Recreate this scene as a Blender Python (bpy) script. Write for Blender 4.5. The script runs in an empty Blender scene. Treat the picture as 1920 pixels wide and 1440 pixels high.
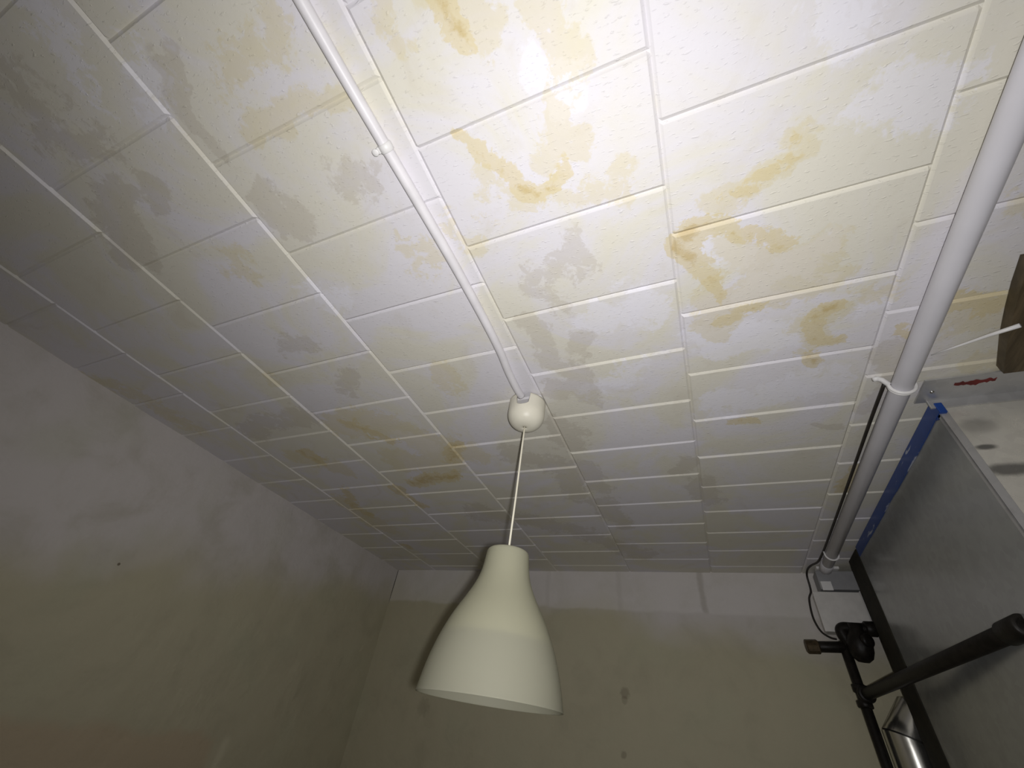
import bpy, bmesh, math, random
import numpy as np
from mathutils import Vector, Matrix

random.seed(7)
SC = bpy.context.scene
COL = SC.collection
S = 0.8            # metres per survey unit (camera-to-ceiling height is one unit)
ZC = 1.3           # camera height above the floor


def U(x, y, z):
    """survey units (origin at the lens, ceiling at z = 1) -> metres"""
    return Vector((S * x, S * y, ZC + S * z))


# ------------------------------------------------------------------ camera, light, exposure
cam_d = bpy.data.cameras.new('camera')
cam_d.sensor_fit = 'HORIZONTAL'
cam_d.sensor_width = 36.0
cam_d.lens = 757.77 / 1920 * 36.0
cam_d.clip_start = 0.01
cam = bpy.data.objects.new('camera', cam_d)
COL.objects.link(cam)
R = ((0.92163897, 0.36685011, 0.12650138),
     (0.15708280, -0.65079074, 0.74282999),
     (0.35483319, -0.66474988, -0.65741996))
m = Matrix(R).transposed().to_4x4()
m.translation = U(0, 0, 0)
cam.matrix_world = m
SC.camera = cam

world = bpy.data.worlds.new('world')
SC.world = world
world.use_nodes = True
world.node_tree.nodes['Background'].inputs[0].default_value = (0.9, 0.9, 1.0, 1)
world.node_tree.nodes['Background'].inputs[1].default_value = 0.0

# the photographer's torch, a hand's breadth right of the lens
ld = bpy.data.lights.new('torch', 'SPOT')
ld.energy = 43.0
ld.color = (1.0, 0.985, 0.985)
ld.shadow_soft_size = 0.012
ld.spot_size = math.radians(163)
ld.spot_blend = 1.0
torch = bpy.data.objects.new('torch', ld)
COL.objects.link(torch)
torch.location = U(0.045, -0.02, -0.015)
torch.rotation_euler = Vector((-0.30, 0.69, 0.65)).to_track_quat('-Z', 'Y').to_euler()

SC.view_settings.view_transform = 'Standard'
SC.view_settings.look = 'None'
SC.view_settings.gamma = 1.0
SC.view_settings.use_curve_mapping = False
SC.view_settings.exposure = 0.0


# ------------------------------------------------------------------ helpers
def vnoise(p, salt=0):
    """smooth repeatable lattice noise in -1..1 for one point or an (n, 3) array"""
    p = np.atleast_2d(np.asarray(p, dtype=np.float64))
    i = np.floor(p).astype(np.int64)
    f = p - i
    f = f * f * f * (f * (f * 6 - 15) + 10)
    out = np.zeros(len(p))
    for c in range(8):
        o = np.array([c & 1, (c >> 1) & 1, c >> 2])
        q = i + o
        h = (q[:, 0] * 374761393 + q[:, 1] * 668265263 + q[:, 2] * 2147483647 + salt * 1274126177) & 0xFFFFFFFF
        h = ((h ^ (h >> 13)) * 1274126177) & 0xFFFFFFFF
        h = h ^ (h >> 16)
        w = np.prod(np.where(o == 1, f, 1 - f), axis=1)
        out += w * ((h & 0xFFFF) / 32767.5 - 1)
    return out


def thing(name, label, cat, loc):
    o = bpy.data.objects.new(name, None)
    COL.objects.link(o)
    o.empty_display_size = 0.05
    o.location = loc
    o['label'] = label
    o['category'] = cat
    return o


def link(name, mesh, mat=None, parent=None, smooth=False, label=None):
    o = bpy.data.objects.new(name, mesh)
    COL.objects.link(o)
    if mat:
        mesh.materials.append(mat)
    if smooth:
        for p in mesh.polygons:
            p.use_smooth = True
    if parent:
        o.parent = parent
        o.matrix_parent_inverse = Matrix.Translation(-parent.location) if parent.parent is None else Matrix()
        if parent.type == 'MESH':
            o.matrix_parent_inverse = Matrix()
    if label:
        o['label'] = label
    return o


def obj(name, bm, mat=None, parent=None, smooth=False, label=None):
    me = bpy.data.meshes.new(name)
    bmesh.ops.recalc_face_normals(bm, faces=bm.faces[:])
    bm.to_mesh(me)
    bm.free()
    o = link(name, me, mat, parent, smooth, label)
    return o


def tag(o, label, cat):
    o['label'] = label
    o['category'] = cat
    return o


def struct(o):
    o['kind'] = 'structure'
    return o


def bm_box(bm, a, b, bevel=0.0):
    """box between two corners in survey units"""
    a, b = U(*a), U(*b)
    lo = Vector(map(min, a, b))
    hi = Vector(map(max, a, b))
    t = bmesh.new()
    bmesh.ops.create_cube(t, size=1.0)
    for v in t.verts:
        v.co = Vector([lo[i] + (v.co[i] + 0.5) * (hi[i] - lo[i]) for i in range(3)])
    if bevel:
        bmesh.ops.bevel(t, geom=t.edges[:], offset=bevel, segments=2, affect='EDGES', profile=0.6)
    merge(bm, t)


def merge(bm, t):
    me = bpy.data.meshes.new('tmp')
    t.to_mesh(me)
    t.free()
    bm.from_mesh(me)
    bpy.data.meshes.remove(me)


def smooth_path(pts, n=8):
    """Catmull-Rom through the points (metres)"""
    P = [Vector(p) for p in pts]
    P = [P[0] * 2 - P[1]] + P + [P[-1] * 2 - P[-2]]
    out = []
    for i in range(1, len(P) - 2):
        for k in range(n):
            t = k / n
            a, b, c, d = P[i - 1], P[i], P[i + 1], P[i + 2]
            out.append(0.5 * ((2 * b) + (c - a) * t + (2 * a - 5 * b + 4 * c - d) * t * t + (3 * b - a - 3 * c + d) * t ** 3))
    out.append(P[-2])
    return out


def bm_tube(bm, path, r, seg=16, cap=True):
    """tube along a path in metres; r is a radius or a list of radii"""
    n = len(path)
    rr = r if isinstance(r, (list, tuple)) else [r] * n
    rings = []
    side = None
    for i in range(n):
        d = (path[min(i + 1, n - 1)] - path[max(i - 1, 0)]).normalized()
        if side is None:
            side = d.orthogonal().normalized()
        side = (side - d * side.dot(d)).normalized()
        up = d.cross(side)
        rings.append([bm.verts.new(path[i] + (side * math.cos(2 * math.pi * k / seg) + up * math.sin(2 * math.pi * k / seg)) * rr[i]) for k in range(seg)])
    for i in range(n - 1):
        for k in range(seg):
            bm.faces.new((rings[i][k], rings[i][(k + 1) % seg], rings[i + 1][(k + 1) % seg], rings[i + 1][k]))
    if cap:
        bm.faces.new(rings[0][::-1])
        bm.faces.new(rings[-1])


def bm_lathe(bm, prof, origin, axis=(0, 0, 1), seg=48):
    """profile [(radius, along)] in metres round an axis; closes on itself if radius is 0"""
    ax = Vector(axis).normalized()
    s = ax.orthogonal().normalized()
    t = ax.cross(s)
    o = Vector(origin)
    rings = []
    for r, h in prof:
        if r < 1e-6:
            rings.append([bm.verts.new(o + ax * h)])
        else:
            rings.append([bm.verts.new(o + ax * h + (s * math.cos(2 * math.pi * k / seg) + t * math.sin(2 * math.pi * k / seg)) * r) for k in range(seg)])
    for a, b in zip(rings, rings[1:]):
        for k in range(seg):
            k2 = (k + 1) % seg
            if len(a) == 1 and len(b) == 1:
                continue
            if len(a) == 1:
                bm.faces.new((a[0], b[k2], b[k]))
            elif len(b) == 1:
                bm.faces.new((a[k], a[k2], b[0]))
            else:
                bm.faces.new((a[k], a[k2], b[k2], b[k]))


def bm_cyl(bm, a, b, r, seg=24, bevel=0.002):
    """solid cylinder with softened rims from a to b (metres)"""
    d = (b - a)
    L = d.length
    e = min(bevel, r * 0.3, L * 0.3)
    bm_lathe(bm, [(0, 0), (r - e, 0), (r, e), (r, L - e), (r - e, L), (0, L)], a, d, seg)


# ------------------------------------------------------------------ materials
class NT:
    def __init__(self, name):
        self.m = bpy.data.materials.new(name)
        self.m.use_nodes = True
        self.t = self.m.node_tree
        self.b = self.t.nodes['Principled BSDF']

    def n(self, typ, **kw):
        x = self.t.nodes.new(typ)
        for k, v in kw.items():
            setattr(x, k, v)
        return x

    def put(self, sock, v):
        if hasattr(v, 'links') or isinstance(v, bpy.types.NodeSocket):
            self.t.links.new(v, sock)
        else:
            sock.default_value = v

    def math(self, op, a, b=0.0, c=None, clamp=False):
        x = self.n('ShaderNodeMath', operation=op, use_clamp=clamp)
        self.put(x.inputs[0], a)
        self.put(x.inputs[1], b)
        if c is not None:
            self.put(x.inputs[2], c)
        return x.outputs[0]

    def step(self, v, a, b, lo=0.0, hi=1.0):
        x = self.n('ShaderNodeMapRange', interpolation_type='SMOOTHSTEP')
        self.put(x.inputs['Value'], v)
        x.inputs['From Min'].default_value = a
        x.inputs['From Max'].default_value = b
        x.inputs['To Min'].default_value = lo
        x.inputs['To Max'].default_value = hi
        return x.outputs['Result']

    def mix(self, f, a, b):
        x = self.n('ShaderNodeMix', data_type='RGBA')
        self.put(x.inputs[0], f)
        self.put(x.inputs[6], a if not isinstance(a, tuple) else (*a, 1))
        self.put(x.inputs[7], b if not isinstance(b, tuple) else (*b, 1))
        return x.outputs[2]

    def pos(self):
        return self.n('ShaderNodeNewGeometry').outputs['Position']

    def scaled(self, v, s, rot=0.0):
        x = self.n('ShaderNodeMapping')
        self.put(x.inputs['Vector'], v)
        x.inputs['Scale'].default_value = s
        x.inputs['Rotation'].default_value = (0, 0, rot)
        return x.outputs[0]

    def noise(self, v, scale, detail=3.0, rough=0.55, dist=0.0):
        x = self.n('ShaderNodeTexNoise')
        self.put(x.inputs['Vector'], v)
        x.inputs['Scale'].default_value = scale
        x.inputs['Detail'].default_value = detail
        x.inputs['Roughness'].default_value = rough
        x.inputs['Distortion'].default_value = dist
        return x.outputs['Fac']

    def bump(self, h, strength, dist):
        x = self.n('ShaderNodeBump')
        x.inputs['Strength'].default_value = strength
        x.inputs['Distance'].default_value = dist
        self.put(x.inputs['Height'], h)
        self.t.links.new(x.outputs[0], self.b.inputs['Normal'])

    def set(self, **kw):
        names = dict(color='Base Color', rough='Roughness', metal='Metallic', spec='Specular IOR Level')
        for k, v in kw.items():
            s = self.b.inputs[names[k]]
            if k == 'color' and isinstance(v, tuple):
                v = (*v, 1)
            self.put(s, v)
        return self


def simple(name, color, rough=0.5, metal=0.0, var=0.12, scale=30.0, bump=0.0, spec=0.4):
    t = NT(name)
    p = t.pos()
    f = t.noise(p, scale, 4)
    d = tuple(c * (1 - var) for c in color)
    u = tuple(min(1, c * (1 + var)) for c in color)
    t.set(color=t.mix(t.step(f, 0.3, 0.7), d, u), rough=rough, metal=metal, spec=spec)
    if bump:
        t.bump(t.noise(p, scale * 4, 4), bump, 0.002)
    return t.m


def ceiling_material():
    t = NT('painted_ceiling_board')
    p = t.pos()
    at = t.n('ShaderNodeAttribute', attribute_name='stain')
    sep = t.n('ShaderNodeSeparateColor')
    t.t.links.new(at.outputs['Color'], sep.inputs[0])
    ochre, tan, damp = sep.outputs
    white = at.outputs['Alpha']
    rag = t.noise(p, 28, 6, 0.65, 0.6)
    fine = t.noise(p, 110, 4, 0.6)
    ragc = t.math('SUBTRACT', t.math('ADD', rag, t.math('MULTIPLY', fine, 0.35)), 0.67)
    lav, cream = (0.72, 0.70, 0.735), (0.715, 0.69, 0.60)
    patch = t.noise(p, 3.4, 5, 0.6, 0.9)
    c = t.mix(t.step(patch, 0.40, 0.60), lav, cream)
    dirt = t.noise(t.scaled(p, (1, 1, 1), 0.4), 7.0, 6, 0.62, 1.2)
    c = t.mix(t.step(dirt, 0.54, 0.76, 0, 0.3), c, (0.58, 0.53, 0.42))

    def layer(c, field, amp, a, b, col, k):
        v = t.math('ADD', field, t.math('MULTIPLY', t.math('MULTIPLY', ragc, amp), t.step(field, 0.0, 0.25)))
        return t.mix(t.math('MULTIPLY', t.step(v, a, b), k), c, col), v
    c, _ = layer(c, white, 1.1, 0.25, 0.45, (0.78, 0.77, 0.83), 0.7)
    c, _ = layer(c, damp, 1.2, 0.22, 0.36, (0.46, 0.41, 0.33), 0.32)
    c, _ = layer(c, tan, 1.3, 0.22, 0.42, (0.66, 0.585, 0.36), 0.45)
    v = t.math('ADD', ochre, t.math('MULTIPLY', t.math('MULTIPLY', ragc, 1.6), t.step(ochre, 0.0, 0.25)))
    c = t.mix(t.math('MULTIPLY', t.step(v, 0.20, 0.36), 0.62), c, (0.66, 0.56, 0.31))
    c = t.mix(t.math('MULTIPLY', t.step(v, 0.55, 1.0), 0.6), c, (0.52, 0.39, 0.15))
    t.set(color=c, rough=0.55, spec=0.3)
    streak = t.noise(t.scaled(p, (80, 230, 60), 0.0), 1.0, 2, 0.5, 0.3)
    soft = t.noise(p, 22, 3)
    h = t.math('ADD', t.step(streak, 0.60, 0.78), t.math('MULTIPLY', soft, 0.9))
    h = t.math('ADD', h, t.math('MULTIPLY', fine, 0.25))
    h = t.math('ADD', h, t.math('MULTIPLY', v, 0.35))
    t.bump(h, 0.45, 0.0018)
    return t.m


def wall_material(name, coef, upper, lower, marks, extra=None):
    """whitewashed plaster; coef = (cx, cy, c0): height where the cleaner band ends"""
    t = NT(name)
    p = t.pos()
    s = t.n('ShaderNodeSeparateXYZ')
    t.put(s.inputs[0], p)
    lim = t.math('ADD', t.math('ADD', t.math('MULTIPLY', s.outputs[0], coef[0]), t.math('MULTIPLY', s.outputs[1], coef[1])), coef[2])
    big = t.noise(p, 2.4, 3, 0.5, 0.3)
    d = t.math('ADD', t.math('SUBTRACT', s.outputs[2], lim), t.math('MULTIPLY', t.math('SUBTRACT', big, 0.5), 0.45))
    c = t.mix(t.step(d, -0.10, 0.12), lower, upper)
    mott = t.noise(p, 5.5, 5, 0.6, 0.4)
    c = t.mix(t.step(mott, 0.45, 0.75, 0, 0.35), c, tuple(x * 0.72 for x in lower))
    gr = t.noise(p, 3.1, 2, 0.5, 0.2)
    c = t.mix(t.step(gr, 0.5, 0.7, 0, 0.25), c, (lower[0] * 0.92, lower[1] * 1.02, lower[2] * 1.0))
    for (mx, my, mz, r, k) in marks:
        v = t.n('ShaderNodeVectorMath', operation='DISTANCE')
        t.put(v.inputs[0], p)
        v.inputs[1].default_value = U(mx, my, mz)
        dd = t.math('ADD', v.outputs['Value'], t.math('MULTIPLY', t.math('SUBTRACT', t.noise(p, 60, 3), 0.5), r * 0.9))
        c = t.mix(t.step(dd, r * 0.5, r, k, 0.0), c, (0.16, 0.13, 0.09))
    if extra:
        c = extra(t, s, c, mott)
    t.set(color=c, rough=0.75, spec=0.2)
    h = t.math('ADD', t.noise(p, 9, 5, 0.55), t.math('MULTIPLY', t.noise(p, 70, 4), 0.12))
    t.bump(h, 0.45, 0.02)
    return t.m


def metal_material(name, color, rough, spangle=0.06, dull=0.0, dark_reflections=()):
    t = NT(name)
    p = t.pos()
    v = t.n('ShaderNodeTexVoronoi')
    t.put(v.inputs['Vector'], p)
    v.inputs['Scale'].default_value = 55
    sp = t.noise(p, 14, 5, 0.6)
    f = t.math('ADD', t.math('MULTIPLY', v.outputs['Color'], 0.4), t.math('MULTIPLY', sp, 0.6))
    c = t.mix(t.step(f, 0.25, 0.75), tuple(x * (1 - spangle) for x in color), tuple(x * (1 + spangle) for x in color))
    t.set(color=c, metal=1.0 - dull, rough=t.step(sp, 0.3, 0.7, rough * 0.85, rough * 1.2))
    for (mx, my, mz, rx, rz, k) in dark_reflections:  # soft dark ovals painted into the colour as reflections
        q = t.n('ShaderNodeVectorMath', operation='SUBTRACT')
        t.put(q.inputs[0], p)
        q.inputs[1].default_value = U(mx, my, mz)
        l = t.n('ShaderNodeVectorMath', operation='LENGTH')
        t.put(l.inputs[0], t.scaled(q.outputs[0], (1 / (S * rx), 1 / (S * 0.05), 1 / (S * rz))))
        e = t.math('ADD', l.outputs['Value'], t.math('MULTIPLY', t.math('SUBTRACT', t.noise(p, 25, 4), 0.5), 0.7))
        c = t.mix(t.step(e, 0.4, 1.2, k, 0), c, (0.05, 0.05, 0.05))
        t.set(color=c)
    t.bump(t.noise(p, 3.0, 2), 0.25, 0.02)
    return t.m


def shade_material():
    t = NT('cream_lamp_plastic')
    p = t.pos()
    f = t.noise(p, 6, 3)
    c = t.mix(f, (0.48, 0.475, 0.39), (0.52, 0.515, 0.425))
    t.set(color=c, rough=0.55, spec=0.25)
    tr = t.n('ShaderNodeBsdfTranslucent')
    tr.inputs['Color'].default_value = (0.80, 0.79, 0.67, 1)
    mx = t.n('ShaderNodeMixShader')
    mx.inputs[0].default_value = 0.6
    out = t.t.nodes['Material Output']
    t.t.links.new(t.b.outputs[0], mx.inputs[1])
    t.t.links.new(tr.outputs[0], mx.inputs[2])
    t.t.links.new(mx.outputs[0], out.inputs['Surface'])
    return t.m


# stains of the ceiling in survey units: kind, radius, strength, path
STAINS = [
    ('w', 0.090, 0.80, [(0.140, 0.972), (0.341, 0.993)]),
    ('w', 0.090, 0.70, [(0.145, 1.295), (0.465, 1.254)]),
    ('w', 0.070, 0.60, [(-0.111, 0.751), (0.028, 0.853)]),
    ('w', 0.070, 0.60, [(-1.104, -0.307), (-1.099, -0.259)]),
    ('o', 0.034, 1.00, [(-0.273, -0.009), (-0.274, 0.018), (-0.279, 0.041)]),
    ('t', 0.050, 0.70, [(-0.299, -0.023), (-0.248, 0.008), (-0.218, 0.052)]),
    ('t', 0.035, 0.70, [(-0.268, 0.024), (-0.195, 0.048)]),
    ('t', 0.030, 0.90, [(-0.097, 0.055), (-0.115, 0.085)]),
    ('t', 0.030, 0.70, [(-0.110, 0.097), (-0.096, 0.136), (-0.094, 0.176)]),
    ('t', 0.030, 0.60, [(-0.128, 0.043), (-0.135, 0.075)]),
    ('t', 0.030, 0.55, [(-0.410, -0.058), (-0.403, -0.014), (-0.386, 0.036)]),
    ('o', 0.026, 0.75, [(-0.348, 0.205), (-0.316, 0.262), (-0.306, 0.303)]),
    ('o', 0.032, 0.72, [(-0.306, 0.303), (-0.281, 0.344), (-0.233, 0.383)]),
    ('o', 0.030, 0.72, [(-0.233, 0.383), (-0.179, 0.365), (-0.151, 0.337)]),
    ('t', 0.045, 0.90, [(-0.133, 0.236), (-0.157, 0.276), (-0.196, 0.315)]),
    ('t', 0.040, 0.80, [(-0.066, 0.292), (-0.098, 0.326)]),
    ('t', 0.050, 0.55, [(-0.348, 0.315), (-0.295, 0.395), (-0.139, 0.433), (-0.025, 0.444)]),
    ('t', 0.060, 0.50, [(-0.457, 0.379), (-0.401, 0.429)]),
    ('t', 0.050, 0.50, [(-0.002, 0.382), (-0.033, 0.421)]),
    ('o', 0.036, 0.60, [(0.332, 0.445), (0.291, 0.489), (0.235, 0.537)]),
    ('t', 0.050, 0.90, [(0.332, 0.445), (0.291, 0.489), (0.219, 0.545)]),
    ('o', 0.050, 1.00, [(0.142, 0.618), (0.102, 0.652), (0.132, 0.686)]),
    ('o', 0.030, 0.75, [(0.179, 0.593), (0.148, 0.605)]),
    ('o', 0.034, 0.60, [(0.202, 0.605), (0.260, 0.630), (0.354, 0.686)]),
    ('o', 0.030, 0.75, [(0.180, 0.718), (0.190, 0.800)]),
    ('t', 0.070, 0.80, [(0.187, 0.818), (0.304, 0.816), (0.428, 0.754)]),
    ('t', 0.060, 0.70, [(0.238, 0.679), (0.359, 0.749)]),
    ('o', 0.032, 0.55, [(0.186, 0.897), (0.227, 0.859), (0.281, 0.861)]),
    ('t', 0.050, 0.90, [(0.200, 0.881), (0.156, 0.932)]),
    ('o', 0.030, 0.95, [(0.446, 0.894), (0.413, 0.918), (0.400, 0.942)]),
    ('o', 0.030, 0.70, [(0.398, 0.957), (0.414, 1.028), (0.468, 1.060)]),
    ('o', 0.030, 0.80, [(0.434, 1.108), (0.461, 1.160)]),
    ('t', 0.050, 0.80, [(0.449, 0.914), (0.398, 0.957), (0.430, 1.072)]),
    ('t', 0.080, 0.50, [(0.496, 0.909), (0.550, 0.890)]),
    ('o', 0.030, 0.55, [(0.215, 1.402), (0.268, 1.420)]),
    ('d', 0.030, 0.90, [(0.519, 1.506), (0.556, 1.504)]),
    ('o', 0.050, 0.62, [(-1.376, 1.073), (-1.325, 1.147), (-1.272, 1.270)]),
    ('t', 0.110, 0.90, [(-1.417, 1.065), (-1.178, 1.156), (-1.062, 1.404)]),
    ('o', 0.060, 0.85, [(-0.963, 1.329), (-1.030, 1.484)]),
    ('t', 0.100, 0.90, [(-1.347, 1.403), (-1.082, 1.553)]),
    ('o', 0.060, 1.00, [(-1.372, 1.651), (-1.193, 1.608), (-1.109, 1.603)]),
    ('o', 0.050, 0.75, [(-1.526, 1.692), (-1.537, 1.823), (-1.510, 1.933)]),
    ('o', 0.050, 0.70, [(-1.809, 1.270), (-1.796, 1.381)]),
    ('t', 0.090, 0.70, [(-1.920, 1.304), (-1.738, 1.447)]),
    ('o', 0.060, 0.65, [(-1.888, 1.676), (-1.961, 1.845), (-1.972, 2.000)]),
    ('t', 0.100, 0.80, [(-2.033, 1.799), (-1.992, 2.213)]),
    ('o', 0.050, 0.60, [(-2.038, 2.521), (-2.017, 2.564)]),
    ('t', 0.090, 0.60, [(-1.004, 1.299), (-0.895, 1.482)]),
    ('d', 0.050, 0.80, [(-1.211, 0.022), (-1.243, 0.066)]),
    ('d', 0.070, 0.70, [(-1.339, -0.006), (-1.432, 0.062), (-1.497, 0.133)]),
    ('d', 0.060, 0.70, [(-0.904, 0.156), (-0.902, 0.202), (-0.846, 0.236)]),
    ('d', 0.040, 0.80, [(-0.912, -0.160), (-0.933, -0.096), (-0.952, -0.035)]),
    ('d', 0.035, 0.70, [(-0.952, -0.035), (-0.933, 0.034)]),
    ('t', 0.040, 0.70, [(-0.581, 0.032), (-0.679, 0.034), (-0.775, 0.028)]),
    ('t', 0.080, 0.60, [(-0.768, -0.097), (-0.607, -0.126)]),
    ('d', 0.100, 0.45, [(-1.303, -0.253), (-1.322, -0.166), (-1.250, -0.128)]),
    ('d', 0.060, 0.50, [(-0.641, 0.202), (-0.618, 0.216)]),
    ('t', 0.070, 0.60, [(-0.776, 0.892), (-0.801, 0.980)]),
    ('d', 0.060, 0.55, [(-1.164, 0.796), (-1.232, 0.896)]),
    ('t', 0.050, 0.50, [(-1.531, 0.721), (-1.535, 0.754)]),
    ('d', 0.060, 0.50, [(-1.321, 0.634), (-1.211, 0.607)]),
    ('t', 0.080, 0.50, [(-0.623, 0.426), (-0.595, 0.471)]),
    ('t', 0.060, 0.50, [(-1.181, 0.251), (-1.215, 0.320)]),
    ('d', 0.080, 0.60, [(-1.989, 1.036), (-1.755, 0.993), (-1.550, 0.995)]),
    ('t', 0.100, 0.50, [(-2.466, 0.471), (-2.323, 0.658), (-2.300, 0.925)]),
    ('d', 0.060, 0.70, [(-0.358, 0.790), (-0.387, 0.933), (-0.296, 0.984)]),
    ('d', 0.050, 0.70, [(-0.224, 0.850), (-0.244, 0.893)]),
    ('d', 0.060, 0.90, [(-0.402, 1.107), (-0.299, 1.069), (-0.289, 1.149)]),
    ('d', 0.070, 0.90, [(-0.430, 1.273), (-0.407, 1.435)]),
    ('d', 0.070, 0.80, [(-0.440, 1.656), (-0.401, 1.818)]),
    ('d', 0.080, 0.80, [(-0.412, 1.991), (-0.357, 2.297)]),
    ('d', 0.050, 0.70, [(-0.020, 1.724), (0.029, 1.664)]),
    ('d', 0.080, 0.60, [(0.062, 1.833), (0.098, 2.051)]),
    ('d', 0.100, 0.60, [(-0.720, 1.465), (-0.515, 1.644), (-0.535, 1.915)]),
    ('d', 0.120, 0.60, [(-1.159, 2.043), (-0.706, 2.308), (-0.337, 2.751)]),
    ('d', 0.060, 0.55, [(-0.287, 0.584), (-0.188, 0.562), (-0.173, 0.618)]),
    ('d', 0.050, 0.50, [(-0.323, 0.639), (-0.246, 0.712)]),
    ('o', 0.050, 0.60, [(0.730, 1.004), (0.802, 1.034)]),
    ('t', 0.080, 0.70, [(0.750, 1.037), (0.850, 1.084)]),
    ('o', 0.030, 0.60, [(0.634, 1.074), (0.645, 1.097)]),
    ('t', 0.060, 0.70, [(0.840, 1.271), (0.878, 1.281)]),
    ('t', 0.050, 0.60, [(0.741, 0.725), (0.767, 0.728)]),
    ('d', 0.040, 0.90, [(0.651, 1.153), (0.634, 1.294), (0.634, 1.405)]),
    ('o', 0.050, 0.85, [(0.652, 1.832), (0.649, 1.990)]),
    ('w', 0.050, 0.90, [(-0.152, 0.169), (-0.114, 0.212)]),
    ('w', 0.040, 0.90, [(0.532, 0.947), (0.557, 0.927)]),
    ('w', 0.050, 0.80, [(0.165, 0.656), (0.262, 0.703)]),
    ('w', 0.040, 0.80, [(0.240, 0.815), (0.290, 0.794)]),
    ('w', 0.100, 0.60, [(0.488, 0.440), (0.544, 0.442)]),
    ('w', 0.080, 0.60, [(0.360, 0.245), (0.422, 0.262)]),
    ('w', 0.090, 0.50, [(-0.216, 0.784), (-0.073, 0.803)]),
    ('w', 0.090, 0.50, [(-0.112, 1.030), (-0.305, 1.129)]),
    ('w', 0.080, 0.50, [(-0.944, -0.153), (-1.003, -0.076)]),
    ('w', 0.080, 0.45, [(-1.077, -0.270), (-1.130, -0.201)]),
    ('w', 0.090, 0.50, [(-1.032, 0.396), (-0.934, 0.489)]),
    ('w', 0.050, 0.80, [(0.361, 0.765), (0.437, 0.742)]),
    ('w', 0.080, 0.70, [(-1.176, 1.243), (-1.119, 1.346)]),
]


XW, YB, XR, YF = -2.452, 3.078, 1.72, -1.7     # left, back, right and front wall faces
ZF = -ZC / S                                     # floor level in units


def stain_fields(X, Y):
    """ragged distance fields of the stains at survey points (numpy arrays)"""
    n = len(X)
    F = np.zeros((n, 4))
    Z = np.zeros(n)
    A = np.stack([X * 7, Y * 7, Z + 0.3], 1)
    B = np.stack([X * 19, Y * 19, Z + 5.3], 1)
    C_ = np.stack([X * 45, Y * 45, Z + 2.3], 1)
    dx = vnoise(A, 1) * 0.040 + vnoise(B, 2) * 0.024 + vnoise(C_, 5) * 0.010
    dy = vnoise(A, 3) * 0.040 + vnoise(B, 4) * 0.024 + vnoise(C_, 6) * 0.010
    ch = dict(o=0, t=1, d=2, w=3)
    for kind, r, k, pts in STAINS:
        w = 1.0 if kind != 'o' else 0.8
        px, py = X + dx * w, Y + dy * w
        r = r * (1.35 if kind != 'o' else 1.15)
        d2 = np.full(n, 9.0)
        for (ax, ay), (bx, by) in zip(pts, pts[1:]):
            vx, vy = bx - ax, by - ay
            L = max(vx * vx + vy * vy, 1e-9)
            t = np.clip(((px - ax) * vx + (py - ay) * vy) / L, 0, 1)
            d2 = np.minimum(d2, (px - ax - t * vx) ** 2 + (py - ay - t * vy) ** 2)
        c = ch[kind]
        F[:, c] = np.maximum(F[:, c], k * np.clip(1 - np.sqrt(d2) / r, 0, 1))
    return F


def build_ceiling():
    seams = [-2.606, -2.0669, -1.5281, -0.9892, -0.4551, 0.0687, 0.5812, 1.106, 1.64, 2.17]
    phase = [0.184, 0.0607, -0.0753, 0.0435, 0.1906, 0.3194, 0.1907, 0.0607, 0.19]
    sp = 0.2643
    ch, dep = 0.0075, 0.0062
    x_lo, x_hi, y_lo, y_hi = XW - 0.02, XR + 0.02, YF - 0.02, YB + 0.02
    V, Fc = [], []
    rnd = random.Random(3)
    for c in range(len(seams) - 1):
        k0 = int((y_lo - phase[c]) / sp) - 2
        for k in range(k0, k0 + 24):
            x0, x1 = max(seams[c], x_lo), min(seams[c + 1], x_hi)
            y0, y1 = max(phase[c] + k * sp, y_lo), min(phase[c] + (k + 1) * sp, y_hi)
            if x1 - x0 < 0.03 or y1 - y0 < 0.02:
                continue
            nx = max(3, int((x1 - x0) / 0.02))
            ny = max(3, int((y1 - y0) / 0.02))
            cx = ch if c != 6 else ch * 0.8
            gx = [x0] + [x0 + cx + (x1 - x0 - 2 * cx) * i / nx for i in range(nx + 1)] + [x1]
            gy = [y0] + [y0 + ch + (y1 - y0 - 2 * ch) * i / ny for i in range(ny + 1)] + [y1]
            tx, ty, off = rnd.uniform(-1, 1) * 0.004, rnd.uniform(-1, 1) * 0.006, rnd.uniform(-1, 1) * 0.0008
            b = len(V)
            for j, y in enumerate(gy):
                for i, x in enumerate(gx):
                    edge = i in (0, len(gx) - 1) or j in (0, len(gy) - 1)
                    z = 1 + dep if edge else 1 + off + tx * (x - (x0 + x1) / 2) + ty * (y - (y0 + y1) / 2)
                    V.append((x, y, z))
            w = len(gx)
            for j in range(len(gy) - 1):
                for i in range(w - 1):
                    q = b + j * w + i
                    Fc.append((q, q + w, q + w + 1, q + 1))
    A = np.array(V)
    stain = stain_fields(A[:, 0], A[:, 1])
    b = len(V)      # slab above the boards
    for z in (1 + dep + 0.004, 1.16):
        for (x, y) in ((x_lo, y_lo), (x_hi, y_lo), (x_hi, y_hi), (x_lo, y_hi)):
            V.append((x, y, z))
    Fc += [(b, b + 3, b + 2, b + 1), (b + 4, b + 5, b + 6, b + 7)] + [(b + i, b + (i + 1) % 4, b + 4 + (i + 1) % 4, b + 4 + i) for i in range(4)]
    me = bpy.data.meshes.new('ceiling')
    me.from_pydata([U(*v) for v in V], [], Fc)
    at = me.color_attributes.new('stain', 'FLOAT_COLOR', 'POINT')
    buf = np.zeros((len(V), 4), dtype=np.float32)
    buf[:len(stain)] = stain
    at.data.foreach_set('color', buf.ravel())
    return struct(link('ceiling', me, ceiling_material()))


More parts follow.
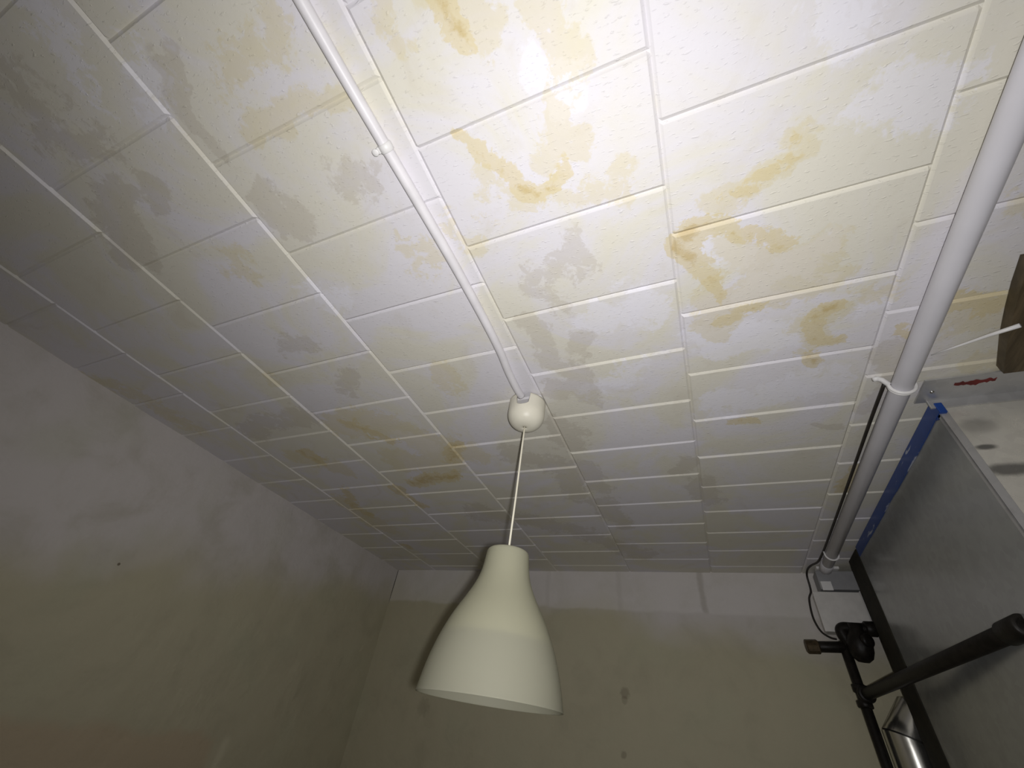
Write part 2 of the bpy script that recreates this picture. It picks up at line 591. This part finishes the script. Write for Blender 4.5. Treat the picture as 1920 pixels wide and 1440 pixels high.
def build_wall(name, p0, ex, ez, nrm, mat, amp=0.004, step=0.035, thick=0.12):
    """plaster wall with a gently uneven face; p0, ex, ez in survey units"""
    p0, ex, ez, nrm = Vector(p0), Vector(ex), Vector(ez), Vector(nrm)
    nx, nz = int(ex.length / step), int(ez.length / step)
    V, Fc = [], []
    for j in range(nz + 1):
        for i in range(nx + 1):
            q = p0 + ex * (i / nx) + ez * (j / nz)
            V.append(q)
    Q = np.array([tuple(v) for v in V])
    n1 = vnoise(Q * 2.3 + 40, 11) * 1.2 + vnoise(Q * 7 + 90, 12) * 0.5 + vnoise(Q * 18 + 90, 13) * 0.15
    V = [v + nrm * (a * amp) for v, a in zip(V, n1)]
    w = nx + 1
    for j in range(nz):
        for i in range(nx):
            a = j * w + i
            Fc.append((a, a + 1, a + w + 1, a + w))
    b = len(V)
    for q in (p0, p0 + ex, p0 + ex + ez, p0 + ez):
        V.append(q - nrm * thick)
    Fc.append((b, b + 3, b + 2, b + 1))
    rim = [[i for i in range(w)], [j * w + nx for j in range(nz + 1)], [nz * w + nx - i for i in range(w)], [(nz - j) * w for j in range(nz + 1)]]
    for k in range(4):
        Fc.append(tuple([b + k] + [b + (k + 1) % 4] + rim[k][::-1]))
    me = bpy.data.meshes.new(name)
    me.from_pydata([U(*v) for v in V], [], Fc)
    bm = bmesh.new()
    bm.from_mesh(me)
    bmesh.ops.recalc_face_normals(bm, faces=bm.faces[:])
    bm.to_mesh(me)
    bm.free()
    return struct(link(name, me, mat, smooth=False))


LAV = (0.60, 0.565, 0.545)
OLI = (0.50, 0.465, 0.335)


def left_extra(t, s, c, mott):
    # brown patch of older paint low on the wall, pale trowel line at its end
    y, z = s.outputs[1], s.outputs[2]
    wob = t.math('MULTIPLY', t.math('SUBTRACT', mott, 0.5), 0.10)
    a = t.step(t.math('ADD', z, wob), U(0, 0, -0.20).z, U(0, 0, -0.15).z, 1, 0)
    b = t.step(t.math('ADD', y, wob), U(0, 2.00, 0).y, U(0, 2.06, 0).y, 1, 0)
    c = t.mix(t.math('MULTIPLY', t.math('MULTIPLY', a, b), 0.7), c, (0.50, 0.40, 0.28))
    e = t.math('ABSOLUTE', t.math('SUBTRACT', y, U(0, 2.10, 0).y))
    return t.mix(t.math('MULTIPLY', t.math('MULTIPLY', t.step(e, 0.0, 0.03, 1, 0), a), 0.35), c, (0.7, 0.66, 0.5))


def back_extra(t, s, c, mott):
    # joints of the top course of blocks showing through the whitewash
    x, z = s.outputs[0], s.outputs[2]
    wob = t.math('MULTIPLY', t.math('SUBTRACT', mott, 0.5), 0.05)
    top = t.step(t.math('ADD', z, wob), U(0, 0, 0.74).z, U(0, 0, 0.765).z)
    c = t.mix(t.math('MULTIPLY', top, 0.42), c, (0.76, 0.73, 0.71))
    for jx, jk in ((-0.005, 0.45), (-0.53, 0.15), (-1.06, 0.12)):
        e = t.math('ABSOLUTE', t.math('ADD', t.math('SUBTRACT', x, S * jx), wob))
        c = t.mix(t.math('MULTIPLY', t.math('MULTIPLY', t.step(e, 0.004, 0.022, 1, 0), top), jk), c, (0.33, 0.30, 0.25))
    return c


build_ceiling()
H = 1.02 - ZF
M_LEFT = wall_material('left_wall_plaster', (0, 0.19, U(0, 0, 0.20).z), LAV, OLI, [(XW, 1.110, 0.377, 0.006, 0.9)], left_extra)
M_BACK = wall_material('back_wall_plaster', (-0.12, 0, U(0, 0, 0.66).z), LAV, OLI,
                       [(-0.529, YB, 0.303, 0.028, 0.4), (-0.533, YB, 0.27, 0.02, 0.3), (-0.550, YB, 0.025, 0.018, 0.4), (-1.9, YB, 0.1, 0.05, 0.2)], back_extra)
M_DIM = wall_material('plain_wall_plaster', (0, 0, 0), LAV, OLI, [])
build_wall('wall_left', (XW, YF, ZF), (0, YB - YF, 0), (0, 0, H), (1, 0, 0), M_LEFT)
build_wall('wall_back', (XW, YB, ZF), (XR - XW, 0, 0), (0, 0, H), (0, -1, 0), M_BACK)
build_wall('wall_right', (XR, YF, ZF), (0, YB - YF, 0), (0, 0, H), (-1, 0, 0), M_DIM, step=0.1)
build_wall('wall_front', (XW, YF, ZF), (XR - XW, 0, 0), (0, 0, H), (0, 1, 0), M_DIM, step=0.1)
bm = bmesh.new()
bm_box(bm, (XW - 0.12, YF - 0.12, ZF - 0.1), (XR + 0.12, YB + 0.12, ZF))
struct(obj('floor', bm, simple('cellar_concrete', (0.33, 0.31, 0.28), 0.85, scale=6, bump=0.4)))

# ------------------------------------------------------------------ materials of the things
M_SHADE = shade_material()
M_CUP = simple('cream_cup_plastic', (0.76, 0.73, 0.61), 0.42, var=0.03, scale=20)
M_CORD = simple('ivory_cord', (0.80, 0.76, 0.62), 0.5, var=0.04)
M_WPAINT = simple('white_painted_conduit', (0.74, 0.72, 0.74), 0.42, var=0.05, scale=18, bump=0.12)
M_PVC = simple('white_pvc', (0.66, 0.65, 0.69), 0.32, var=0.03, scale=10)
M_CLIP = simple('white_clip_plastic', (0.78, 0.77, 0.76), 0.4, var=0.03)
M_BLACK = simple('black_cable_sheath', (0.022, 0.018, 0.015), 0.5, var=0.3)
M_IRON = simple('blackened_iron', (0.012, 0.010, 0.008), 0.45, metal=0.0, var=0.35, scale=40, bump=0.25, spec=0.22)
M_BRASS = simple('tarnished_cap', (0.075, 0.055, 0.03), 0.5, metal=0.5, var=0.3, scale=60, bump=0.2)
M_STEEL = simple('bright_steel', (0.75, 0.75, 0.74), 0.2, metal=1.0, var=0.04)
M_SHEET = metal_material('galvanised_sheet', (0.42, 0.43, 0.42), 0.22, dull=0.45)
M_FRONT = metal_material('dull_front_sheet', (0.76, 0.74, 0.67), 0.26, dull=0.5, dark_reflections=[(0.845, 1.41, 0.885, 0.05, 0.03, 0.25), (0.825, 1.41, 0.812, 0.026, 0.010, 0.8), (0.845, 1.41, 0.737, 0.075, 0.022, 0.75)])  # dark reflections in the front sheet are painted into its colour
M_TRIM = metal_material('galvanised_edge', (0.60, 0.60, 0.60), 0.38, dull=0.35)
M_DUCT = metal_material('polished_duct', (0.66, 0.65, 0.60), 0.22, 0.03, dull=0.05)
M_TAPE = NT('blue_tape')
_p = M_TAPE.pos()
_f = M_TAPE.noise(M_TAPE.scaled(_p, (30, 9, 55)), 1.0, 5, 0.6, 0.4)
M_TAPE.set(color=M_TAPE.mix(M_TAPE.step(_f, 0.60, 0.66, 0, 0.85), M_TAPE.mix(M_TAPE.noise(_p, 30, 3), (0.008, 0.04, 0.19), (0.014, 0.065, 0.30)), (0.50, 0.52, 0.60)), rough=0.35)
M_TAPE = M_TAPE.m
M_RED = simple('dark_red_paint', (0.13, 0.012, 0.01), 0.5, var=0.3)
M_POST_GAP = simple('dark_post_and_gap', (0.018, 0.015, 0.008), 0.8, var=0.3, bump=0.3)
M_GREY = simple('grey_box_plastic', (0.30, 0.30, 0.31), 0.5, var=0.05)
M_BOXW = simple('white_box_plastic', (0.66, 0.64, 0.61), 0.45, var=0.05)
M_WOOD = NT('stained_brown_wood')
_p = M_WOOD.pos()
_g = M_WOOD.noise(M_WOOD.scaled(_p, (60, 6, 30), 0.35), 1.0, 6, 0.6, 0.5)
M_WOOD.set(color=M_WOOD.mix(M_WOOD.step(_g, 0.35, 0.7), (0.06, 0.043, 0.02), (0.13, 0.095, 0.05)), rough=0.6)
M_WOOD.bump(_g, 0.4, 0.002)
M_WOOD = M_WOOD.m

# ------------------------------------------------------------------ pendant lamp
LX, LY = -0.520, 1.131
lamp = thing('pendant_lamp', 'cream bell-shaped plastic pendant lamp hanging from the ceiling on a thin cord', 'lamp', U(LX, LY, 1.0))


def lm(z):
    return S * z


# ceiling cup: dome with a U-shaped notch where the conduit enters
bm = bmesh.new()
seg = 96
cup_r, top_z, bot_z = 0.0700, 0.996, 0.880
prof = []
for i in range(15):          # outer skin from bottom hole to rim
    a = i / 14 * math.pi / 2
    prof.append((0.008 + (cup_r - 0.008) * math.sin(a) ** 0.8, bot_z + 0.060 * (1 - math.cos(a))))
for i in range(1, 9):
    prof.append((cup_r + 0.0008 * i / 8, prof[14][1] + (top_z - prof[14][1]) * i / 8))
inner = [(max(r - 0.004, 0.004), z + (0.003 if i < 12 else 0)) for i, (r, z) in enumerate(prof)][::-1]
full = prof + inner
nang = math.atan2(-1, 0.12)       # the conduit comes from the camera side
rings = []
for r, z in full:
    ring = []
    for k in range(seg):
        a = 2 * math.pi * k / seg
        d = abs((a - nang + math.pi) % (2 * math.pi) - math.pi) * cup_r
        lim = 9.0
        if d < 0.026:
            lim = top_z - 0.056 + 0.018 * (1 - math.sqrt(max(0, 1 - (d / 0.026) ** 2)))
        ring.append(bm.verts.new(U(LX + r * math.cos(a), LY + r * math.sin(a), min(z, lim))))
    rings.append(ring)
for i in range(len(rings)):
    a, b = rings[i], rings[(i + 1) % len(rings)]
    for k in range(seg):
        bm.faces.new((a[k], a[(k + 1) % seg], b[(k + 1) % seg], b[k]))
cup = obj('ceiling_cup', bm, M_CUP, lamp, True, 'cream dome-shaped ceiling cup')

bm = bmesh.new()
bm_tube(bm, [U(LX, LY, 0.95), U(LX, LY, 0.80), U(LX + 0.001, LY, 0.6), U(LX, LY, 0.40)], 0.0026, 12)
obj('cord', bm, M_CORD, lamp, True, 'thin ivory cord')

# shade: outer and inner skin
out = [(0.010, 0.4235), (0.040, 0.4235), (0.056, 0.4225), (0.061, 0.419), (0.0632, 0.413), (0.0650, 0.395), (0.0690, 0.365), (0.0755, 0.340), (0.0860, 0.314),
       (0.1010, 0.286), (0.1160, 0.260), (0.1290, 0.236), (0.1400, 0.212), (0.1500, 0.187), (0.1590, 0.160), (0.1665, 0.133),
       (0.1725, 0.106), (0.1765, 0.084), (0.1792, 0.067), (0.1800, 0.063)]
inn = [(max(r - 0.0035, 0.008), z - (0.003 if i < 4 else 0)) for i, (r, z) in enumerate(out)][::-1]
inn[0] = (out[-1][0] - 0.0035, out[-1][1] + 0.0003)


def dense(prof):
    P = smooth_path([(r, z, 0) for r, z in prof], 3)
    return [(p[0], p[1]) for p in P]


bm = bmesh.new()
prof = dense(out) + dense(inn)
bm_lathe(bm, [(S * r, S * z) for r, z in prof] + [(S * prof[0][0], S * prof[0][1])], Vector((S * LX, S * LY, ZC)), (0, 0, 1), 96)
bmesh.ops.remove_doubles(bm, verts=bm.verts[:], dist=1e-5)
obj('lamp_shade', bm, M_SHADE, lamp, True, 'cream bell-shaped lamp shade')
bm = bmesh.new()
bm_lathe(bm, [(0, S * 0.417), (0.020, S * 0.417), (0.022, S * 0.410), (0.022, S * 0.345), (0.019, S * 0.335), (0, S * 0.335)], Vector((S * LX, S * LY, ZC)), (0, 0, 1), 32)
obj('bulb_socket', bm, M_CUP, lamp, True)
bm = bmesh.new()         # white sleeve added to bounce light back through the upper shade
sl = [(max(r - 0.0065, 0.02), min(z, 0.416)) for r, z in dense(out) if z > 0.182]
sl = sl + [(r - 0.003, z) for r, z in sl][::-1]
bm_lathe(bm, [(S * r, S * z) for r, z in sl + sl[:1]], Vector((S * LX, S * LY, ZC)), (0, 0, 1), 64)
bmesh.ops.remove_doubles(bm, verts=bm.verts[:], dist=1e-5)
obj('added_bounce_sleeve', bm, simple('white_bounce_sleeve', (0.86, 0.86, 0.80), 0.5, var=0.02), lamp, True)
bm = bmesh.new()
bm_lathe(bm, [(0.016, 0.268), (0.016, 0.258), (0.022, 0.240), (0.030, 0.222), (0.033, 0.205), (0.031, 0.190), (0.022, 0.177), (0.010, 0.172), (0, 0.1715)], Vector((S * LX, S * LY, ZC)), (0, 0, 1), 32)
obj('bulb', bm, simple('frosted_bulb', (0.85, 0.84, 0.78), 0.4, var=0.02), lamp, True)

# ------------------------------------------------------------------ white conduit on the ceiling
RC = 0.0138
conduit_pts = [(-0.537, -1.60), (-0.533, -0.6), (-0.529, -0.11), (-0.524, 0.10), (-0.517, 0.30), (-0.512, 0.50), (-0.512, 0.70), (-0.517, 0.84), (-0.527, 0.94), (-0.531, 1.015), (-0.531, 1.055), (-0.529, 1.085)]
path = smooth_path([U(x * 0.985, y * 0.985, 1 - RC - 0.0025) for x, y in conduit_pts], 8)
cond = thing('cable_conduit', 'white painted round cable conduit running along the ceiling boards to the lamp cup', 'conduit', U(-0.52, 0.5, 0.995))
bm = bmesh.new()
bm_tube(bm, path, S * RC, 24)
obj('tube', bm, M_WPAINT, cond, True)
clip_at = U(-0.5215 * 0.985, 0.158, 1 - RC - 0.0025)
bm = bmesh.new()
bm_cyl(bm, clip_at + Vector((0, -0.009, 0)), clip_at + Vector((0, 0.009, 0)), S * RC * 1.18, 24, 0.003)
bm_box(bm, (-0.5355, 0.150, 0.9995), (-0.5255, 0.165, 0.975), 0.002)
clip = obj('clip', bm, M_CLIP, cond, True)
bm = bmesh.new()
nl = U(-0.541, 0.158, 0.985)
bm_cyl(bm, nl + Vector((0, 0, 0.011)), nl + Vector((0, 0, -0.006)), 0.0035, 16, 0.001)
bm_cyl(bm, nl + Vector((0, 0, -0.006)), nl + Vector((0, 0, -0.0085)), 0.0065, 16, 0.001)
obj('nail', bm, M_CLIP, clip, True)

# ------------------------------------------------------------------ white drain pipe along the ceiling
RP = 0.0265
PZ = 0.9615
pipe = thing('drain_pipe', 'thick white plastic pipe running below the ceiling beside the sheet metal casing', 'pipe', U(0.65, 1.3, 0.99))
PA, PB = (0.650, YF + 0.03, PZ), (0.667, 2.90, PZ)


def pipe_at(y):
    f = (y - PA[1]) / (PB[1] - PA[1])
    return (PA[0] + (PB[0] - PA[0]) * f, y, PZ)


bm = bmesh.new()
bm_cyl(bm, U(*PA), U(*PB), S * RP, 48, 0.002)
obj('pipe_tube', bm, M_PVC, pipe, True)


def pipe_clip(y, w, ear=True):
    c = pipe_at(y)
    bm = bmesh.new()
    for off, rr, ww in ((0.0, 1.18, w), (w * 1.9, 1.12, w * 0.7)) if ear else ((0.0, 1.14, w),):
        cc = U(c[0], c[1] + off, c[2])
        arc = []
        for k in range(25):
            a = math.pi * (1.0 + k / 24)      # the lower half and up both sides
            arc.append(cc + Vector((math.cos(a) * S * RP * rr, 0, math.sin(a) * S * RP * rr)))
        arc = [arc[0] + Vector((0, 0, S * 0.02))] + arc + [arc[-1] + Vector((0, 0, S * 0.02))]
        bm_tube(bm, arc, S * ww, 10)
    if ear:      # foot with its lug at the left
        a = U(c[0] - RP * 1.18, c[1], c[2] + 0.012)
        bm_tube(bm, [a + Vector((0.002, 0, -0.004)), a + Vector((-0.008, -0.004, 0.012)), a + Vector((-0.019, -0.008, 0.014)), a + Vector((-0.026, -0.008, 0.012))], [0.006, 0.0065, 0.007, 0.0055], 12)
    return obj('pipe_clip', bm, M_CLIP, pipe, True)


pipe_clip(1.262, 0.0052)
pipe_clip(2.66, 0.0045, False)
bm = bmesh.new()
bm_cyl(bm, U(*pipe_at(2.80)), U(*pipe_at(2.895)), S * RP * 1.12, 40, 0.003)
obj('end_socket', bm, M_PVC, pipe, True)

# cable beside the pipe, then round the corner and down the back wall
cab = [(0.629, 1.275, 0.985), (0.629, 1.45, 0.985), (0.632, 1.72, 0.985), (0.635, 1.98, 0.985), (0.638, 2.33, 0.985), (0.639, 2.60, 0.984), (0.632, 2.70, 0.975),
       (0.620, 2.78, 0.965), (0.606, 2.90, 0.985), (0.598, 2.98, 0.990), (0.594, 3.03, 0.970), (0.594, 3.045, 0.92), (0.590, 3.05, 0.885), (0.572, 3.055, 0.85), (0.562, 3.055, 0.79), (0.561, 3.05, 0.73),
       (0.576, 3.04, 0.675), (0.605, 3.02, 0.645), (0.625, 3.00, 0.635)]
bm = bmesh.new()
bm_tube(bm, smooth_path([U(*p) for p in cab], 8), 0.0042, 12)
tag(obj('black_cable', bm, M_BLACK, None, True), 'thin black cable along the white pipe, bending down the back wall to the iron fittings', 'cable')

# ------------------------------------------------------------------ sheet metal casing
X0, Y0, Y1 = 0.780, 1.410, 2.650
case = thing('metal_casing', 'large galvanised sheet metal casing at the right with blue tape along its upper edge', 'casing', U(1.1, 2.0, ZF))
bm = bmesh.new()
bm_box(bm, (X0, Y0, ZF + 0.002), (1.60, Y1, 0.992), 0.003)
obj('casing_body', bm, M_SHEET, case)
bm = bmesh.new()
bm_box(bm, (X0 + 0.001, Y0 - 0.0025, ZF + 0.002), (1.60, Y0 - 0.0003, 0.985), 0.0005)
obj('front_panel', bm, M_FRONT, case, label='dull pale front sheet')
bm = bmesh.new()
bm_box(bm, (X0 - 0.004, Y1 + 0.001, ZF + 0.002), (X0 + 0.03, 2.835, 0.985), 0.002)  # dark post widened to stand in for the shadowed gap behind it
obj('post_and_gap', bm, M_POST_GAP, case, label='dark brown upright post and shadowed gap at the rear edge')
bm = bmesh.new()
bm_box(bm, (X0 - 0.003, Y0 - 0.003, ZF + 0.002), (X0 + 0.021, Y0 + 0.0005, 0.958), 0.001)
bm_box(bm, (X0 - 0.003, Y0 - 0.003, ZF + 0.002), (X0 + 0.0005, Y0 + 0.012, 0.958), 0.001)
obj('edge_trim', bm, M_TRIM, case, label='pale metal edge trim')
bm = bmesh.new()
bm_box(bm, (0.735, 1.292, 0.9885), (1.60, Y0 - 0.0035, 0.9945), 0.001)
bm_box(bm, (0.765, Y0 - 0.010, 0.960), (1.60, Y0 - 0.0035, 0.9925), 0.001)
fl = obj('top_flange', bm, M_TRIM, case, label='grey metal flange under the ceiling')
bm = bmesh.new()
sc_ = U(0.766, 1.352, 0.9885)
bm_lathe(bm, [(0, -0.004), (0.003, -0.0035), (0.0048, -0.0015), (0.005, 0.0)], sc_, (0, 0, 1), 16)
obj('screw', bm, M_STEEL, fl, True)
bm = bmesh.new()          # dried red paint on the flange
rr = random.Random(5)
top, bot = [], []
for i in range(17):
    x = 0.812 + 0.095 * i / 16
    top.append((x, 1.318 + rr.uniform(-0.004, 0.004)))
    bot.append((x, 1.340 - abs(i - 8) * 0.0016 + rr.uniform(-0.004, 0.004)))
vs = [bm.verts.new(U(x, y, 0.9882)) for x, y in top + bot[::-1]]
f = bm.faces.new(vs)
e = bmesh.ops.extrude_face_region(bm, geom=[f])
for v in e['geom']:
    if isinstance(v, bmesh.types.BMVert):
        v.co.z -= 0.0008
obj('red_smear', bm, M_RED, fl, label='dark red paint smear')
# blue tape along the top edge of the side
bm = bmesh.new()
rr = random.Random(9)
pts_t, pts_b = [], []
for i in range(61):
    y = Y0 - 0.002 + (2.64 - Y0) * i / 60
    pts_t.append((y, 0.991))
    pts_b.append((y, 0.941 + 0.004 * vnoise((y * 9, 0.5, 0.5), 21)[0] - (0.010 if i < 2 else 0)))
ring = []
for sx in (X0 - 0.0005, X0 - 0.0030):
    ring.append([[bm.verts.new(U(sx, y, z)) for y, z in pts_t], [bm.verts.new(U(sx, y, z)) for y, z in pts_b]])
for i in range(60):
    for s_ in (0, 1):
        t_, b_ = ring[s_]
        bm.faces.new((t_[i], t_[i + 1], b_[i + 1], b_[i]))
    bm.faces.new((ring[0][1][i], ring[0][1][i + 1], ring[1][1][i + 1], ring[1][1][i]))
    bm.faces.new((ring[0][0][i], ring[0][0][i + 1], ring[1][0][i + 1], ring[1][0][i]))
tape = obj('tape_strip', bm, M_TAPE, case, label='strip of blue tape')
bm = bmesh.new()
bm_box(bm, (X0 - 0.004, Y0 - 0.0125, 0.940), (X0 + 0.016, Y0 + 0.03, 0.978), 0.002)
obj('tape_fold', bm, M_TAPE, case, label='folded end of the blue tape')

# ------------------------------------------------------------------ boxes on the back wall
gb = thing('mounting_box', 'grey plastic box under the ceiling at the end of the white pipe', 'box', U(0.72, 3.07, 0.9))
bm = bmesh.new()
bm_box(bm, (0.628, 2.96, 0.875), (0.812, 3.065, 0.975), 0.003)
obj('box_body', bm, M_GREY, gb)
bm = bmesh.new()
bm_box(bm, (0.634, 2.93, 0.978), (0.745, 2.985, 0.992), 0.002)
obj('flange_plate', bm, M_CLIP, gb, label='white flange plate')
bm = bmesh.new()
bm_box(bm, (0.634, 2.948, 0.868), (0.685, 2.9595, 0.915), 0.002)
obj('latch', bm, M_CLIP, gb, label='white latch')

wb = thing('junction_box', 'square white plastic box on the back wall below the grey box', 'box', U(0.69, 3.07, 0.78))
bm = bmesh.new()
bm_box(bm, (0.592, 2.985, 0.668), (0.802, 3.065, 0.862), 0.004)
obj('box_body', bm, M_BOXW, wb)
bm = bmesh.new()
bm_box(bm, (0.582, 2.972, 0.664), (0.806, 2.984, 0.866), 0.003)
obj('lid', bm, M_BOXW, wb)

# ------------------------------------------------------------------ black iron pipework
iron = thing('iron_pipework', 'black iron pipes with elbow, valve and capped stub in the back right corner', 'pipework', U(0.64, 2.95, ZF))
VX, VY = 0.640, 2.945
bm = bmesh.new()
bm_cyl(bm, U(VX - 0.004, VY, ZF + 0.003), U(VX, VY, 0.615), S * 0.0225, 28, 0.003)
obj('riser_pipe', bm, M_IRON, iron, True)
for z0, z1, k in ((0.335, 0.365, 1.35), (0.395, 0.43, 1.25)):
    bm = bmesh.new()
    bm_cyl(bm, U(VX - 0.001, VY, z0), U(VX - 0.001, VY, z1), S * 0.0235 * k, 28, 0.003)
    obj('collar', bm, M_IRON, iron, True)
bm = bmesh.new()          # thick branch towards the casing
A, B = U(VX + 0.005, VY - 0.01, 0.385), U(X0 - 0.003, 1.63, 0.402)
bm_cyl(bm, A, B, S * 0.0238, 32, 0.003)
obj('branch_pipe', bm, M_IRON, iron, True)
bm = bmesh.new()
d = (B - A).normalized()
bm_cyl(bm, A + d * 0.022, A + d * 0.040, S * 0.036, 32, 0.004)
obj('collar', bm, M_IRON, iron, True)
bm = bmesh.new()
bm_cyl(bm, B - d * 0.075, B, S * 0.030, 32, 0.004)
obj('socket', bm, M_IRON, iron, True)
bm = bmesh.new()          # capped stub to the left
bm_cyl(bm, U(0.505, VY, 0.582), U(VX, VY, 0.588), S * 0.026, 28, 0.003)
obj('stub_pipe', bm, M_IRON, iron, True)
bm = bmesh.new()
bm_cyl(bm, U(0.464, VY, 0.580), U(0.525, VY, 0.583), S * 0.034, 8, 0.004)
obj('end_cap', bm, M_BRASS, iron, False, 'tarnished end cap')
bm = bmesh.new()          # elbow above the stub, then right
pts = [U(0.662, VY - 0.02, 0.60), U(0.648, VY - 0.02, 0.635), U(0.645, VY - 0.02, 0.660), U(0.662, VY - 0.02, 0.674), U(0.70, VY - 0.02, 0.674), U(0.75, VY - 0.02, 0.674), U(0.81, VY - 0.02, 0.674)]
bm_tube(bm, smooth_path(pts, 8), S * 0.027, 24)
obj('elbow', bm, M_IRON, iron, True)
bm = bmesh.new()
bm_cyl(bm, U(0.752, VY - 0.02, 0.674), U(0.80, VY - 0.02, 0.674), S * 0.036, 28, 0.004)
obj('collar', bm, M_IRON, iron, True)
bm = bmesh.new()          # rounded valve body with its bonnet
bm_lathe(bm, [(0, -0.062), (0.018, -0.060), (0.034, -0.046), (0.042, -0.022), (0.044, 0.0), (0.040, 0.022), (0.030, 0.040), (0.024, 0.052), (0.024, 0.075), (0, 0.076)], U(0.695, VY - 0.055, 0.592), (0.10, -0.1, 1), 32)
obj('valve_body', bm, M_IRON, iron, True)
bm = bmesh.new()
bm_lathe(bm, [(0, 0), (0.020, 0.0), (0.026, 0.004), (0.026, 0.016), (0.022, 0.022), (0, 0.022)], U(0.715, VY - 0.085, 0.605), (0.55, -0.80, -0.1), 28)
obj('bonnet', bm, M_IRON, iron, True)

# ------------------------------------------------------------------ shiny elbow duct behind the pipes
duct = thing('flue_duct', 'shiny round metal elbow duct low behind the black pipes', 'duct', U(0.755, 2.93, ZF))
DX, DY, DR = 0.760, 2.960, 0.086
bm = bmesh.new()
a0 = U(DX, DY, ZF + 0.003)


def mitred(bm, c, axis, r, n0, n1, c0, c1, seg=40):
    """pipe piece cut by two planes through c0, c1 with normals n0, n1"""
    ax = Vector(axis).normalized()
    s_ = Vector((0, 1, 0))
    t_ = ax.cross(s_)
    ra, rb = [], []
    for k in range(seg):
        a = 2 * math.pi * k / seg
        p = c + (s_ * math.cos(a) + t_ * math.sin(a)) * r
        for lst, n_, cc in ((ra, n0, c0), (rb, n1, c1)):
            n_ = Vector(n_)
            lst.append(bm.verts.new(p + ax * ((cc - p).dot(n_) / ax.dot(n_))))
    for k in range(seg):
        bm.faces.new((ra[k], ra[(k + 1) % seg], rb[(k + 1) % seg], rb[k]))


j1 = U(DX, DY, 0.235)
a1 = (math.sin(math.radians(40)), 0, math.cos(math.radians(40)))
n1 = (math.sin(math.radians(20)), 0, math.cos(math.radians(20)))
j2 = j1 + Vector(a1) * 0.085
n2 = (math.sin(math.radians(62)), 0, math.cos(math.radians(62)))
a2 = (math.sin(math.radians(84)), 0, math.cos(math.radians(84)))
mitred(bm, a0, (0, 0, 1), S * DR, (0, 0, 1), n1, a0, j1 - Vector(n1) * 0.003)
obj('straight_section', bm, M_DUCT, duct, True)
bm = bmesh.new()
mitred(bm, j1, a1, S * DR * 0.985, n1, n2, j1 + Vector(n1) * 0.003, j2)
mitred(bm, j2, a2, S * DR * 0.985, n2, a2, j2, j2 + Vector(a2) * 0.12)
obj('elbow_section', bm, M_DUCT, duct, True)

# ------------------------------------------------------------------ brown board and loose strip at the right
bm = bmesh.new()
edge = [(0.838, 0.900), (0.850, 0.985), (0.866, 1.070), (0.890, 1.180), (0.928, 1.286), (0.995, 1.286), (0.945, 1.070), (0.925, 0.900)]
lo = [bm.verts.new(U(x * 0.965, y * 0.965 if y < 1.2 else 1.272, 0.965)) for x, y in edge]
hi = [bm.verts.new(U(x * 0.965, y * 0.965 if y < 1.2 else 1.272, 0.998)) for x, y in edge]
bm.faces.new(lo)
bm.faces.new(hi[::-1])
for i in range(len(edge)):
    k = (i + 1) % len(edge)
    bm.faces.new((lo[i], hi[i], hi[k], lo[k]))
tag(obj('wooden_board', bm, M_WOOD), 'dark brown wooden board under the ceiling at the right edge', 'board')
bm = bmesh.new()
bm_tube(bm, [U(0.724, 1.180, 0.9945), U(0.76, 1.135, 0.975), U(0.80, 1.082, 0.952), U(0.834, 1.040, 0.932)], [0.0012, 0.0024, 0.0036, 0.0046], 10)
tag(obj('loose_strip', bm, M_CLIP, None, True), 'thin white loose strip sticking out right of the white pipe above the casing', 'strip')
